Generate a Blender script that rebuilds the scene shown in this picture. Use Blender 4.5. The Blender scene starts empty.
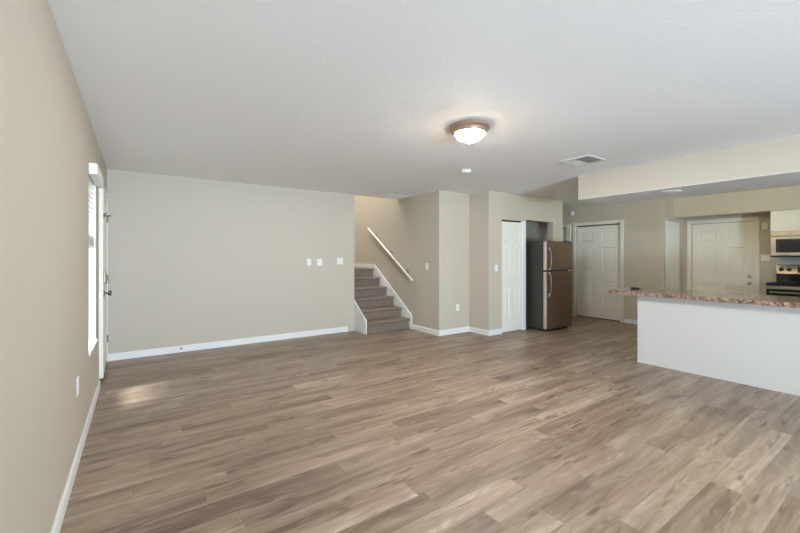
import bpy, bmesh, math, random
from mathutils import Vector, Matrix
PI = math.pi
C = bpy.context.scene.collection
sc = bpy.context.scene

# ------------------------------------------------------------------ camera, sky, sun, daylight, added fill, exposure
YAW = math.atan2(262.4, 378.9)
cam_data = bpy.data.cameras.new('camera')
cam_data.sensor_width = 36.0
cam_data.lens = 379.0 / 800.0 * 36.0
cam_data.shift_y = -(266.5 - 257.0) / 800.0
cam_data.clip_start = 0.02
cam = bpy.data.objects.new('camera', cam_data)
cam.location = (0, 0, 1.322)
cam.rotation_euler = (PI / 2, 0, -YAW)
C.objects.link(cam)
sc.camera = cam

world = bpy.data.worlds.new('sky')
sc.world = world
world.use_nodes = True
wn = world.node_tree.nodes
wn['Background'].inputs['Color'].default_value = (0.90, 0.95, 1.0, 1)
wn['Background'].inputs['Strength'].default_value = 1.5


def lamp(name, kind, loc, rot, energy, color, size=None, size_y=None, angle=None, spread=None):
    d = bpy.data.lights.new(name, kind)
    d.energy = energy
    d.color = color
    if kind == 'AREA':
        d.shape = 'RECTANGLE'
        d.size = size
        d.size_y = size_y
        if spread:
            d.spread = spread
    elif kind == 'SUN':
        d.angle = angle
    elif kind == 'POINT':
        d.shadow_soft_size = size
    o = bpy.data.objects.new(name, d)
    o.location = loc
    o.rotation_euler = rot
    C.objects.link(o)
    return o


def aim(d):
    return Vector(d).to_track_quat('-Z', 'Y').to_euler()


REAR = -6.0
SUN_E, PATIO_E, SIDE_E, REARW_E, STAIR_E, UP_E = 9.0, 110.0, 5.0, 5.0, 110.0, 1850.0
DAY = (0.64, 0.84, 1.05)
SUN_C, PATIO_C, SIDE_C, REARW_C, STAIR_C, UP_C = (.97, .97, 1), DAY, DAY, DAY, (.97, 1, 1), DAY
BOWL_E, KITCHEN_E = 240.0, 46.0
BOWL_C, KITCHEN_C = (0.98, 1.0, 1.01), (1, .88, .42)
lamp('sun', 'SUN', (-6, 5, 6), aim((1.0, 0.45, -2.8)), SUN_E, SUN_C, angle=math.radians(13))
lamp('daylight_patio_door', 'AREA', (1.0, REAR - 0.25, 1.0), aim((0, 1, 0.12)), PATIO_E, PATIO_C, 1.8, 1.9)
lamp('patio_ceiling_fill', 'AREA', (1.0, REAR - 0.9, 0.12), aim((0, 0.75, 0.66)), UP_E, UP_C, 3.0, 1.3)  # added uplight outside the patio door, lifts the ceiling as ground bounce would
lamp('daylight_side_window', 'AREA', (-0.62, -1.7, 1.45), aim((1, 0, 0.1)), SIDE_E, SIDE_C, 1.6, 1.2)
lamp('daylight_rear_window', 'AREA', (4.2, REAR - 0.25, 1.5), aim((0, 1, 0.0)), REARW_E, REARW_C, 1.4, 1.2)
lamp('stairwell_fill', 'AREA', (3.2, 7.3, 4.9), aim((0.1, 0.0, -1)), STAIR_E, STAIR_C, 1.7, 1.2)  # added lamp under the closed stairwell top to brighten its walls

sc.view_settings.view_transform = 'Standard'
sc.view_settings.look = 'None'
sc.view_settings.gamma = 1.0
sc.view_settings.use_curve_mapping = False
sc.view_settings.exposure = 0.26
sc.cycles.max_bounces = 14
sc.cycles.diffuse_bounces = 10
sc.cycles.glossy_bounces = 4
sc.cycles.caustics_reflective = False
sc.cycles.caustics_refractive = False
sc.cycles.sample_clamp_indirect = 6.0

# ------------------------------------------------------------------ materials


def srgb(r, g, b):
    f = lambda v: (v / 255 / 12.92) if v / 255 <= 0.04045 else ((v / 255 + 0.055) / 1.055) ** 2.4
    return (f(r), f(g), f(b), 1)


class NT:
    def __init__(self, m):
        m.use_nodes = True
        self.t = m.node_tree
        self.n = self.t.nodes
        self.p = self.n['Principled BSDF']

    def add(self, typ, **kw):
        n = self.n.new(typ)
        for k, v in kw.items():
            if k.startswith('in_'):
                key = k[3:]
                key = int(key) if key.isdigit() else key.replace('_', ' ')
                if isinstance(v, bpy.types.NodeSocket):
                    self.t.links.new(v, n.inputs[key])
                else:
                    n.inputs[key].default_value = v
            else:
                setattr(n, k, v)
        return n

    def math(self, op, a, b=None, c=None):
        n = self.n.new('ShaderNodeMath')
        n.operation = op
        for i, v in enumerate((a, b, c)):
            if v is None:
                continue
            if isinstance(v, bpy.types.NodeSocket):
                self.t.links.new(v, n.inputs[i])
            else:
                n.inputs[i].default_value = v
        return n.outputs[0]

    def mix(self, fac, a, b, blend='MIX'):
        n = self.n.new('ShaderNodeMix')
        n.data_type = 'RGBA'
        n.blend_type = blend
        for i, v in ((0, fac), (6, a), (7, b)):
            if isinstance(v, bpy.types.NodeSocket):
                self.t.links.new(v, n.inputs[i])
            else:
                n.inputs[i].default_value = v
        return n.outputs[2]

    def ramp(self, fac, stops):
        n = self.n.new('ShaderNodeValToRGB')
        e = n.color_ramp.elements
        while len(e) < len(stops):
            e.new(0.5)
        for el, (p, c) in zip(e, stops):
            el.position = p
            el.color = c
        self.t.links.new(fac, n.inputs[0])
        return n.outputs[0]

    def link(self, a, b):
        self.t.links.new(a, self.p.inputs[b])


def mat(name, col, rough=0.5, metal=0.0, bump=0.0, bscale=200.0, spec=None, mottled=0.0):
    m = bpy.data.materials.new(name)
    t = NT(m)
    t.p.inputs['Base Color'].default_value = col
    t.p.inputs['Roughness'].default_value = rough
    t.p.inputs['Metallic'].default_value = metal
    if spec is not None:
        t.p.inputs['Specular IOR Level'].default_value = spec
    geo = t.add('ShaderNodeNewGeometry')
    if bump:
        nz = t.add('ShaderNodeTexNoise', in_Vector=geo.outputs['Position'], in_Scale=bscale, in_Detail=3.0)
        b = t.add('ShaderNodeBump', in_Strength=bump, in_Distance=0.002, in_Height=nz.outputs[0])
        t.link(b.outputs[0], 'Normal')
    if mottled:
        nz = t.add('ShaderNodeTexNoise', in_Vector=geo.outputs['Position'], in_Scale=3.0, in_Detail=2.0)
        f = t.math('MULTIPLY_ADD', nz.outputs[0], mottled * 2, 1 - mottled)
        t.link(t.mix(1.0, col, f, 'MULTIPLY'), 'Base Color')
    return m


M = {}
M['wall'] = mat('greige wall paint', srgb(193, 184, 168), 0.62, bump=0.12, bscale=160, mottled=0.012)
M['white'] = mat('white trim paint', srgb(232, 231, 228), 0.42, bump=0.03, bscale=80)
M['door'] = mat('white door paint', srgb(232, 228, 217), 0.45, bump=0.04, bscale=120)
M['panel'] = mat('white wall panel', srgb(202, 200, 195), 0.5, bump=0.03, bscale=60)
M['plastic'] = mat('white plastic', srgb(233, 231, 226), 0.38, bump=0.02, bscale=60)
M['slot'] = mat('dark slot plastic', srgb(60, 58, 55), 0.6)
M['nickel'] = mat('brushed nickel', srgb(190, 180, 170), 0.28, 1.0, bump=0.05, bscale=300)
M['bronze'] = mat('brushed bronze metal', srgb(196, 164, 144), 0.38, 0.7, bump=0.05, bscale=300)
M['steel'] = mat('stainless steel', srgb(150, 140, 126), 0.38, 1.0, bump=0.04, bscale=400)
M['fridge_front'] = mat('brown bronze stainless', srgb(122, 101, 85), 0.32, 0.65, bump=0.03, bscale=400)
M['handle'] = mat('bronze handle metal', srgb(152, 132, 118), 0.34, 0.8, bump=0.03, bscale=300)
M['chrome'] = mat('bright chrome', srgb(228, 222, 216), 0.25, 0.55)
M['fridge_edge'] = mat('silver door edge', srgb(190, 176, 166), 0.35, 0.6)
M['fridge_side'] = mat('dark grey textured side', srgb(52, 50, 46), 0.5, 0.0, bump=0.3, bscale=500)
M['black'] = mat('black enamel', srgb(18, 17, 16), 0.18, bump=0.01, bscale=40)
M['blackglass'] = mat('smoked black glass', srgb(30, 30, 28), 0.08, bump=0.01, bscale=20)
M['rubber'] = mat('black rubber', srgb(14, 14, 14), 0.6)
M['pewter'] = mat('aged pewter hardware', srgb(128, 114, 100), 0.38, 0.9, bump=0.04, bscale=200)
M['rail'] = mat('cream rail paint', srgb(230, 225, 214), 0.42, bump=0.03, bscale=60)
M['dark'] = mat('dark bronze threshold', srgb(92, 84, 74), 0.5, 0.5)
M['vent'] = mat('painted vent metal', srgb(214, 211, 205), 0.5, bump=0.02, bscale=60)
M['grey'] = mat('grey plastic', srgb(118, 120, 118), 0.35)
M['blind'] = mat('white vinyl blind', srgb(238, 238, 236), 0.4, bump=0.02, bscale=50)


def ceiling_mat():
    m = bpy.data.materials.new('white knockdown ceiling')
    t = NT(m)
    geo = t.add('ShaderNodeNewGeometry')
    t.p.inputs['Base Color'].default_value = srgb(243, 243, 242)
    t.p.inputs['Roughness'].default_value = 0.8
    n1 = t.add('ShaderNodeTexNoise', in_Vector=geo.outputs['Position'], in_Scale=45.0, in_Detail=4.0, in_Roughness=0.6)
    r = t.ramp(n1.outputs[0], [(0.44, (0, 0, 0, 1)), (0.58, (1, 1, 1, 1))])
    b = t.add('ShaderNodeBump', in_Strength=0.26, in_Distance=0.003, in_Height=r)
    t.link(b.outputs[0], 'Normal')
    return m


M['ceiling'] = ceiling_mat()


def floor_mat():
    m = bpy.data.materials.new('greige oak vinyl planks')
    t = NT(m)
    geo = t.add('ShaderNodeNewGeometry')
    sep = t.add('ShaderNodeSeparateXYZ', in_0=geo.outputs['Position'])
    X, Y = sep.outputs[0], sep.outputs[1]
    W, L = 0.1455, 1.22
    v = t.math('DIVIDE', t.math('SUBTRACT', Y, 2.54 - 40 * W), W)
    row = t.math('FLOOR', v)
    fv = t.math('FRACT', v)
    rr = t.add('ShaderNodeTexWhiteNoise', noise_dimensions='1D', in_W=row)
    u = t.math('ADD', t.math('DIVIDE', X, L), t.math('MULTIPLY_ADD', rr.outputs[0], 7.0, 20.0))
    idx = t.math('FLOOR', u)
    fu = t.math('FRACT', u)
    idv = t.add('ShaderNodeCombineXYZ', in_0=row, in_1=idx, in_2=0.0)
    pr = t.add('ShaderNodeTexWhiteNoise', noise_dimensions='3D', in_Vector=idv.outputs[0])
    prc = t.add('ShaderNodeSeparateColor', in_0=pr.outputs[1])
    # coordinates along the plank, different for every plank
    px = t.math('ADD', X, t.math('MULTIPLY', prc.outputs[0], 37.0))
    py = t.math('ADD', Y, t.math('MULTIPLY', prc.outputs[1], 29.0))
    gv = t.add('ShaderNodeCombineXYZ', in_0=t.math('MULTIPLY', px, 1.6), in_1=t.math('MULTIPLY', py, 20.0), in_2=0.0)
    grain = t.add('ShaderNodeTexNoise', in_Vector=gv.outputs[0], in_Scale=1.0, in_Detail=4.0, in_Roughness=0.55, in_Distortion=0.5)
    fgv = t.add('ShaderNodeCombineXYZ', in_0=t.math('MULTIPLY', px, 7.0), in_1=t.math('MULTIPLY', py, 85.0), in_2=0.0)
    fine = t.add('ShaderNodeTexNoise', in_Vector=fgv.outputs[0], in_Scale=1.0, in_Detail=3.0)
    # cathedral figure: distorted rings stretched along the plank
    cv = t.add('ShaderNodeCombineXYZ', in_0=t.math('MULTIPLY', px, 1.0), in_1=t.math('MULTIPLY', py, 5.0), in_2=0.0)
    cn = t.add('ShaderNodeTexNoise', in_Vector=cv.outputs[0], in_Scale=1.1, in_Detail=1.5)
    ring = t.math('SINE', t.math('MULTIPLY', cn.outputs[0], 90.0))
    # knots: small dark streaks
    kv = t.add('ShaderNodeCombineXYZ', in_0=t.math('MULTIPLY', px, 2.9), in_1=t.math('MULTIPLY', py, 15.0), in_2=0.0)
    kn = t.add('ShaderNodeTexNoise', in_Vector=kv.outputs[0], in_Scale=1.0, in_Detail=2.0)
    knot = t.add('ShaderNodeMapRange', in_0=kn.outputs[0], in_1=0.61, in_2=0.70, in_3=0.0, in_4=1.0)
    bv = t.add('ShaderNodeCombineXYZ', in_0=t.math('MULTIPLY', px, 0.9), in_1=t.math('MULTIPLY', py, 9.0), in_2=3.0)
    band = t.add('ShaderNodeTexNoise', in_Vector=bv.outputs[0], in_Scale=1.0, in_Detail=2.0, in_Distortion=0.6)
    mixed = t.math('MULTIPLY_ADD', band.outputs[0], 0.62, t.math('MULTIPLY', grain.outputs[0], 0.38))
    mixed = t.math('ADD', mixed, t.math('MULTIPLY_ADD', prc.outputs[2], 0.12, -0.06))
    col = t.ramp(mixed, [(0.28, srgb(116, 95, 80)), (0.41, srgb(150, 128, 110)), (0.52, srgb(170, 149, 129)), (0.62, srgb(187, 167, 147)), (0.74, srgb(206, 189, 171))])
    tone = t.math('MULTIPLY_ADD', prc.outputs[0], 0.14, 0.67)
    col = t.mix(1.0, col, tone, 'MULTIPLY')
    col = t.mix(1.0, col, t.math('MULTIPLY_ADD', fine.outputs[0], 0.60, 0.70), 'MULTIPLY')
    rmask = t.add('ShaderNodeMapRange', in_0=kn.outputs[0], in_1=0.45, in_2=0.65, in_3=0.0, in_4=0.20)
    col = t.mix(1.0, col, t.math('ADD', t.math('MULTIPLY', ring, rmask.outputs[0]), 1.0), 'MULTIPLY')
    col = t.mix(t.math('MULTIPLY', knot.outputs[0], 0.72), col, srgb(96, 76, 65))
    # plank seams
    ev = t.math('MINIMUM', fv, t.math('SUBTRACT', 1.0, fv))
    eu = t.math('MULTIPLY', t.math('MINIMUM', fu, t.math('SUBTRACT', 1.0, fu)), L / W)
    e = t.math('MINIMUM', ev, eu)
    seam = t.add('ShaderNodeMapRange', in_0=e, in_1=0.0, in_2=0.014, in_3=1.0, in_4=0.0)
    col = t.mix(t.math('MULTIPLY', seam.outputs[0], 0.42), col, srgb(86, 72, 62))
    t.link(col, 'Base Color')
    t.link(t.math('MULTIPLY_ADD', grain.outputs[0], 0.12, 0.34), 'Roughness')
    t.p.inputs['Specular IOR Level'].default_value = 0.45
    h = t.math('SUBTRACT', t.math('MULTIPLY', fine.outputs[0], 0.3), seam.outputs[0])
    b = t.add('ShaderNodeBump', in_Strength=0.25, in_Distance=0.001, in_Height=h)
    t.link(b.outputs[0], 'Normal')
    return m


M['floor'] = floor_mat()


def carpet_mat():
    m = bpy.data.materials.new('grey brown stair carpet')
    t = NT(m)
    geo = t.add('ShaderNodeNewGeometry')
    n1 = t.add('ShaderNodeTexNoise', in_Vector=geo.outputs['Position'], in_Scale=260.0, in_Detail=2.0)
    n2 = t.add('ShaderNodeTexNoise', in_Vector=geo.outputs['Position'], in_Scale=60.0, in_Detail=3.0)
    f = t.math('MULTIPLY_ADD', n2.outputs[0], 0.5, t.math('MULTIPLY', n1.outputs[0], 0.5))
    t.link(t.ramp(f, [(0.34, srgb(104, 92, 83)), (0.50, srgb(130, 116, 104)), (0.66, srgb(158, 142, 128))]), 'Base Color')
    t.p.inputs['Roughness'].default_value = 0.95
    t.p.inputs['Specular IOR Level'].default_value = 0.1
    b = t.add('ShaderNodeBump', in_Strength=0.8, in_Distance=0.006, in_Height=n1.outputs[0])
    t.link(b.outputs[0], 'Normal')
    return m


M['carpet'] = carpet_mat()


def granite_mat():
    m = bpy.data.materials.new('brown speckled laminate')
    t = NT(m)
    geo = t.add('ShaderNodeNewGeometry')
    n1 = t.add('ShaderNodeTexNoise', in_Vector=geo.outputs['Position'], in_Scale=26.0, in_Detail=4.0, in_Roughness=0.65)
    n2 = t.add('ShaderNodeTexVoronoi', in_Vector=geo.outputs['Position'], in_Scale=75.0)
    col = t.ramp(n1.outputs[0], [(0.34, srgb(62, 44, 38)), (0.46, srgb(124, 95, 80)), (0.57, srgb(160, 129, 109)), (0.72, srgb(192, 166, 146))])
    spk = t.add('ShaderNodeSeparateColor', in_0=n2.outputs['Color'])
    f = t.math('GREATER_THAN', spk.outputs[0], 0.78)
    col = t.mix(t.math('MULTIPLY', f, 0.7), col, srgb(58, 40, 38))
    f2 = t.math('GREATER_THAN', spk.outputs[1], 0.84)
    col = t.mix(t.math('MULTIPLY', f2, 0.6), col, srgb(206, 184, 168))
    t.link(col, 'Base Color')
    t.p.inputs['Roughness'].default_value = 0.15
    t.p.inputs['Specular IOR Level'].default_value = 0.65
    return m


M['granite'] = granite_mat()


def glass_mat():
    m = bpy.data.materials.new('window glass')
    m.use_nodes = True
    t = m.node_tree
    t.nodes.clear()
    out = t.nodes.new('ShaderNodeOutputMaterial')
    tr = t.nodes.new('ShaderNodeBsdfTransparent')
    tr.inputs[0].default_value = (0.95, 0.97, 0.96, 1)
    gl = t.nodes.new('ShaderNodeBsdfGlossy')
    gl.inputs['Roughness'].default_value = 0.02
    lw = t.nodes.new('ShaderNodeLayerWeight')
    lw.inputs['Blend'].default_value = 0.3
    fr = t.nodes.new('ShaderNodeMath')
    fr.operation = 'MULTIPLY'
    fr.inputs[1].default_value = 0.25
    t.links.new(lw.outputs['Facing'], fr.inputs[0])
    mx = t.nodes.new('ShaderNodeMixShader')
    t.links.new(fr.outputs[0], mx.inputs[0])
    t.links.new(tr.outputs[0], mx.inputs[1])
    t.links.new(gl.outputs[0], mx.inputs[2])
    t.links.new(mx.outputs[0], out.inputs[0])
    return m


M['glass'] = glass_mat()


def glow_mat(name, col, emit, strength):
    m = bpy.data.materials.new(name)
    t = NT(m)
    t.p.inputs['Base Color'].default_value = col
    t.p.inputs['Emission Color'].default_value = emit
    t.p.inputs['Emission Strength'].default_value = strength
    t.p.inputs['Roughness'].default_value = 0.4
    return m




def bowl_mat(name, emit, strength):
    """frosted glass: glows itself and lets the bulb's light through"""
    m = bpy.data.materials.new(name)
    t = NT(m)
    t.p.inputs['Base Color'].default_value = srgb(250, 244, 235)
    t.p.inputs['Emission Color'].default_value = emit
    t.p.inputs['Emission Strength'].default_value = strength
    t.p.inputs['Roughness'].default_value = 0.35
    tr = t.add('ShaderNodeBsdfTransparent')
    mx = t.add('ShaderNodeMixShader', in_0=0.5)
    t.t.links.new(t.p.outputs[0], mx.inputs[1])
    t.t.links.new(tr.outputs[0], mx.inputs[2])
    t.t.links.new(mx.outputs[0], t.n['Material Output'].inputs[0])
    return m


M['bowl'] = bowl_mat('lit frosted glass', (1.0, 0.84, 0.66, 1), 70.0)
M['kitchen_bowl'] = bowl_mat('lit frosted kitchen glass', (1.0, 0.80, 0.55, 1), 5.0)

# ------------------------------------------------------------------ mesh helpers (all in world coordinates)


def wloc(o):
    v = Vector((0, 0, 0))
    while o is not None:
        v += o.location
        o = o.parent
    return v


def obj(name, bm, m, parent=None, smooth=False):
    me = bpy.data.meshes.new(name)
    bmesh.ops.recalc_face_normals(bm, faces=bm.faces)
    if parent is not None:
        bmesh.ops.translate(bm, vec=-wloc(parent), verts=bm.verts)
    bm.to_mesh(me)
    bm.free()
    me.materials.append(M[m] if isinstance(m, str) else m)
    if smooth:
        me.polygons.foreach_set('use_smooth', [True] * len(me.polygons))
        if hasattr(me, 'set_sharp_from_angle'):
            me.set_sharp_from_angle(angle=math.radians(40))
    o = bpy.data.objects.new(name, me)
    C.objects.link(o)
    if parent is not None:
        o.parent = parent
    return o


def tag(o, label=None, cat=None, group=None, kind=None):
    if label: o['label'] = label
    if cat: o['category'] = cat
    if group: o['group'] = group
    if kind: o['kind'] = kind
    return o


def thing(name, loc, label, cat, group=None, kind=None):
    o = bpy.data.objects.new(name, None)
    o.empty_display_size = 0.1
    o.location = loc
    C.objects.link(o)
    return tag(o, label, cat, group, kind)


def box(bm, x0, x1, y0, y1, z0, z1, bev=0.0, seg=1, mtx=None):
    vs = [bm.verts.new(p) for p in ((x0, y0, z0), (x1, y0, z0), (x1, y1, z0), (x0, y1, z0), (x0, y0, z1), (x1, y0, z1), (x1, y1, z1), (x0, y1, z1))]
    fs = [bm.faces.new([vs[i] for i in q]) for q in ((3, 2, 1, 0), (4, 5, 6, 7), (0, 1, 5, 4), (1, 2, 6, 5), (2, 3, 7, 6), (3, 0, 4, 7))]
    geom = vs
    if bev:
        es = list({e for f in fs for e in f.edges})
        r = bmesh.ops.bevel(bm, geom=es, offset=bev, segments=seg, affect='EDGES', profile=0.5)
        geom = [v for v in r['verts']]
        geom = list({v for f in r['faces'] for v in f.verts} | {v for v in vs if v.is_valid})
    if mtx is not None:
        bmesh.ops.transform(bm, matrix=mtx, verts=geom)
    return bm


def B(*a, **k):
    return box(bmesh.new(), *a, **k)


def prism(bm, pts, axis, a0, a1):
    """polygon pts in the two other axes (order kept), extruded along axis from a0 to a1"""
    def P(p, a):
        return {'x': (a, p[0], p[1]), 'y': (p[0], a, p[1]), 'z': (p[0], p[1], a)}[axis]
    v0 = [bm.verts.new(P(p, a0)) for p in pts]
    v1 = [bm.verts.new(P(p, a1)) for p in pts]
    n = len(pts)
    bm.faces.new(v0[::-1])
    bm.faces.new(v1)
    for i in range(n):
        bm.faces.new([v0[i], v0[(i + 1) % n], v1[(i + 1) % n], v1[i]])
    return bm


def lathe(bm, prof, center, axis='z', n=32, sign=1):
    """prof: list of (radius, height along axis)"""
    rings = []
    cx, cy, cz = center

    def P(r, a, h):
        u, v = r * math.cos(a), r * math.sin(a)
        h *= sign
        if axis == 'z': return (cx + u, cy + v, cz + h)
        if axis == 'x': return (cx + h, cy + u, cz + v)
        return (cx + u, cy + h, cz + v)
    for r, h in prof:
        if r < 1e-6:
            rings.append([bm.verts.new(P(0, 0, h))])
        else:
            rings.append([bm.verts.new(P(r, 2 * PI * i / n, h)) for i in range(n)])
    for a, b in zip(rings, rings[1:]):
        if len(a) == 1 and len(b) == 1:
            continue
        for i in range(n):
            j = (i + 1) % n
            if len(a) == 1:
                bm.faces.new([a[0], b[i], b[j]])
            elif len(b) == 1:
                bm.faces.new([a[i], b[0], a[j]])
            else:
                bm.faces.new([a[i], b[i], b[j], a[j]])
    for r in (rings[0], rings[-1]):
        if len(r) > 1:
            bm.faces.new(r)
    return bm


def tube(bm, pts, r, n=12, squash=None):
    pts = [Vector(p) for p in pts]
    rings = []
    up0 = None
    for i, p in enumerate(pts):
        d = (pts[min(i + 1, len(pts) - 1)] - pts[max(i - 1, 0)]).normalized()
        ref = Vector((0, 0, 1)) if abs(d.z) < 0.95 else Vector((0, 1, 0))
        if up0 is None:
            a = d.cross(ref).normalized()
        else:
            a = (up0 - d * up0.dot(d)).normalized()
        up0 = a
        b = d.cross(a).normalized()
        rings.append([bm.verts.new(p + (a * math.cos(2 * PI * k / n) + b * math.sin(2 * PI * k / n)) * (r if not isinstance(r, (list, tuple)) else r[i])) for k in range(n)])
    for A, Bq in zip(rings, rings[1:]):
        for k in range(n):
            j = (k + 1) % n
            bm.faces.new([A[k], A[j], Bq[j], Bq[k]])
    bm.faces.new(rings[0][::-1])
    bm.faces.new(rings[-1])
    return bm


def frame_to(origin, u, n):
    """local x -> u, local -y -> n (the way the front faces), z up, at origin"""
    u, n = Vector(u), Vector(n)
    m = Matrix(((u.x, -n.x, 0, origin[0]), (u.y, -n.y, 0, origin[1]), (0, 0, 1, origin[2]), (0, 0, 0, 1)))
    return m


def leaf_mesh(w, h, t, panels, mtx, both=False):
    """a moulded door leaf; panels = (x0, x1, z0, z1) sunk with a raised field"""
    bm = bmesh.new()
    xs = sorted({0.0, w} | {p[0] for p in panels} | {p[1] for p in panels})
    zs = sorted({0.0, h} | {p[2] for p in panels} | {p[3] for p in panels})
    vd = {}

    def V(x, y, z):
        k = (round(x, 5), round(y, 5), round(z, 5))
        if k not in vd:
            vd[k] = bm.verts.new((x, y, z))
        return vd[k]

    def quad(*p):
        bm.faces.new([V(*q) for q in p])

    def ring(a, ya, b, yb):
        (ax0, ax1, az0, az1), (bx0, bx1, bz0, bz1) = a, b
        A = ((ax0, ya, az0), (ax1, ya, az0), (ax1, ya, az1), (ax0, ya, az1))
        Bq = ((bx0, yb, bz0), (bx1, yb, bz0), (bx1, yb, bz1), (bx0, yb, bz1))
        for i in range(4):
            j = (i + 1) % 4
            quad(A[i], A[j], Bq[j], Bq[i])

    def ins(p, d):
        return (p[0] + d, p[1] - d, p[2] + d, p[3] - d)
    for i in range(len(xs) - 1):
        for k in range(len(zs) - 1):
            x0, x1, z0, z1 = xs[i], xs[i + 1], zs[k], zs[k + 1]
            cxm, czm = (x0 + x1) / 2, (z0 + z1) / 2
            p = next((p for p in panels if p[0] < cxm < p[1] and p[2] < czm < p[3]), None)
            if p is None:
                quad((x0, 0, z0), (x1, 0, z0), (x1, 0, z1), (x0, 0, z1))
            elif abs(p[0] - x0) < 1e-6 and abs(p[2] - z0) < 1e-6:
                q = (x0, p[1], z0, p[3])
                d = min(q[1] - q[0], q[3] - q[2])
                a, b = min(0.014, d * 0.12), min(0.045, d * 0.3)
                ring(q, 0, ins(q, a), 0.009)
                ring(ins(q, a), 0.009, ins(q, a * 1.6), 0.009)
                ring(ins(q, a * 1.6), 0.009, ins(q, b), 0.003)
                f = ins(q, b)
                quad((f[0], 0.003, f[2]), (f[1], 0.003, f[2]), (f[1], 0.003, f[3]), (f[0], 0.003, f[3]))
    for i in range(len(xs) - 1):
        quad((xs[i], 0, 0), (xs[i + 1], 0, 0), (xs[i + 1], t, 0), (xs[i], t, 0))
        quad((xs[i], 0, h), (xs[i + 1], 0, h), (xs[i + 1], t, h), (xs[i], t, h))
    for k in range(len(zs) - 1):
        quad((0, 0, zs[k]), (0, 0, zs[k + 1]), (0, t, zs[k + 1]), (0, t, zs[k]))
        quad((w, 0, zs[k]), (w, 0, zs[k + 1]), (w, t, zs[k + 1]), (w, t, zs[k]))
    bm.faces.new([V(x, t, 0) for x in xs] + [V(w, t, z) for z in zs[1:]] + [V(x, t, h) for x in xs[::-1][1:]] + [V(0, t, z) for z in zs[::-1][1:-1]])
    bmesh.ops.transform(bm, matrix=mtx, verts=bm.verts)
    return bm


def rows(h, cols):
    s = h / 1.96
    return [(c0, c1, z0 * s, z1 * s) for c0, c1 in cols for z0, z1 in ((0.21, 0.79), (0.98, 1.50), (1.62, 1.83))]


# ------------------------------------------------------------------ the setting
H = 2.44
XL, YB = -0.32, 6.07
XS, YA, XJ, YC = 4.15, 4.84, 4.845, 4.38
XK, YK, XR = 8.05, 3.0, 8.94


def struct(name, bm, m, label=None, cat=None):
    return tag(obj(name, bm, m), label, cat, kind='structure')


def wall_y(name, x0, x1, y0, y1, holes, label, z1=H):
    """wall lying along x between y0 and y1 with holes (x0, x1, z0, z1)"""
    bm = bmesh.new()
    xs = sorted({x0, x1} | {h[0] for h in holes} | {h[1] for h in holes})
    for a, b in zip(xs, xs[1:]):
        hs = sorted((h for h in holes if h[0] <= a + 1e-6 and h[1] >= b - 1e-6), key=lambda h: h[2])
        z = 0.0
        for hh in hs:
            if hh[2] > z: box(bm, a, b, y0, y1, z, hh[2])
            z = hh[3]
        if z < z1: box(bm, a, b, y0, y1, z, z1)
    return struct(name, bm, 'wall', label, 'wall')


def wall_x(name, y0, y1, x0, x1, holes, label, z1=H):
    bm = bmesh.new()
    ys = sorted({y0, y1} | {h[0] for h in holes} | {h[1] for h in holes})
    for a, b in zip(ys, ys[1:]):
        hs = sorted((h for h in holes if h[0] <= a + 1e-6 and h[1] >= b - 1e-6), key=lambda h: h[2])
        z = 0.0
        for hh in hs:
            if hh[2] > z: box(bm, x0, x1, a, b, z, hh[2])
            z = hh[3]
        if z < z1: box(bm, x0, x1, a, b, z, z1)
    return struct(name, bm, 'wall', label, 'wall')


struct('floor', prism(bmesh.new(), [(-0.47, REAR - 0.15), (9.09, REAR - 0.15), (9.09, 8.15), (-0.47, 8.15)], 'z', -0.12, 0.0), 'floor',
       'greige wood plank floor running through living room and kitchen', 'floor')
struct('ceiling', prism(bmesh.new(), [(-0.47, REAR - 0.15), (9.09, REAR - 0.15), (9.09, 8.15), (4.27, 8.15), (4.27, 6.07), (-0.47, 6.07)], 'z', H, H + 0.28), 'ceiling',
       'white textured ceiling over the living room and kitchen', 'ceiling')

WIN = (3.895, 4.545, 0.545, 2.03)
DOOR = (4.86, 6.0, 0.0, 2.06)
SWN = (-2.5, -0.9, 0.85, 2.05)
wall_x('wall_left', REAR - 0.15, YB + 0.12, XL - 0.15, XL, [WIN, DOOR, SWN], 'long greige wall with the blind window and the white entry door')
wall_y('wall_back', XL, 3.2, YB, YB + 0.12, [], 'wide bare greige wall between the entry door and the stairs')
wall_x('wall_stair', YA, 8.15, XS, XS + 0.12, [], 'greige wall beside the carpeted stairs carrying the handrail', z1=5.0)
wall_y('wall_outlet', XS + 0.12, XJ + 0.12, YA, YA + 0.12, [], 'short greige wall with a low outlet right of the stairs')
wall_x('wall_return', YC, YA, XJ, XJ + 0.12, [], 'narrow greige return wall between the outlet wall and the pantry wall')
PAN = (5.17, 5.75, 0.0, 1.972)
ALC = (5.835, 6.665, 0.0, 2.0)
wall_y('wall_pantry', XJ + 0.12, 6.99, YC, YC + 0.12, [PAN, ALC], 'greige wall holding the narrow pantry door and refrigerator alcove')
bm = bmesh.new()
box(bm, ALC[0] - 0.06, ALC[0], YC + 0.12, 5.2, 0, H)
box(bm, ALC[0] - 0.06, 6.87, 5.2, 5.26, 0, H)
struct('wall_alcove', bm, 'wall', 'shadowed greige walls of the alcove behind the refrigerator', 'wall')
wall_x('wall_hall', YC + 0.12, 6.6, 6.87, 6.99, [], 'greige side wall of the hall behind the refrigerator')
wall_y('wall_hall_end', 6.87, XK, 6.6, 6.72, [], 'greige end wall of the hall')
DBL = (3.775, 4.715, 0.0, 2.01)
HAL = (4.95, 5.65, 0.0, 2.0)
wall_x('wall_closet', YK, 6.72, XK, XK + 0.12, [DBL, HAL], 'tan wall with the wide white closet door at the kitchen entrance')
KBI = (8.16, 8.79, 0.0, 2.02)
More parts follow.
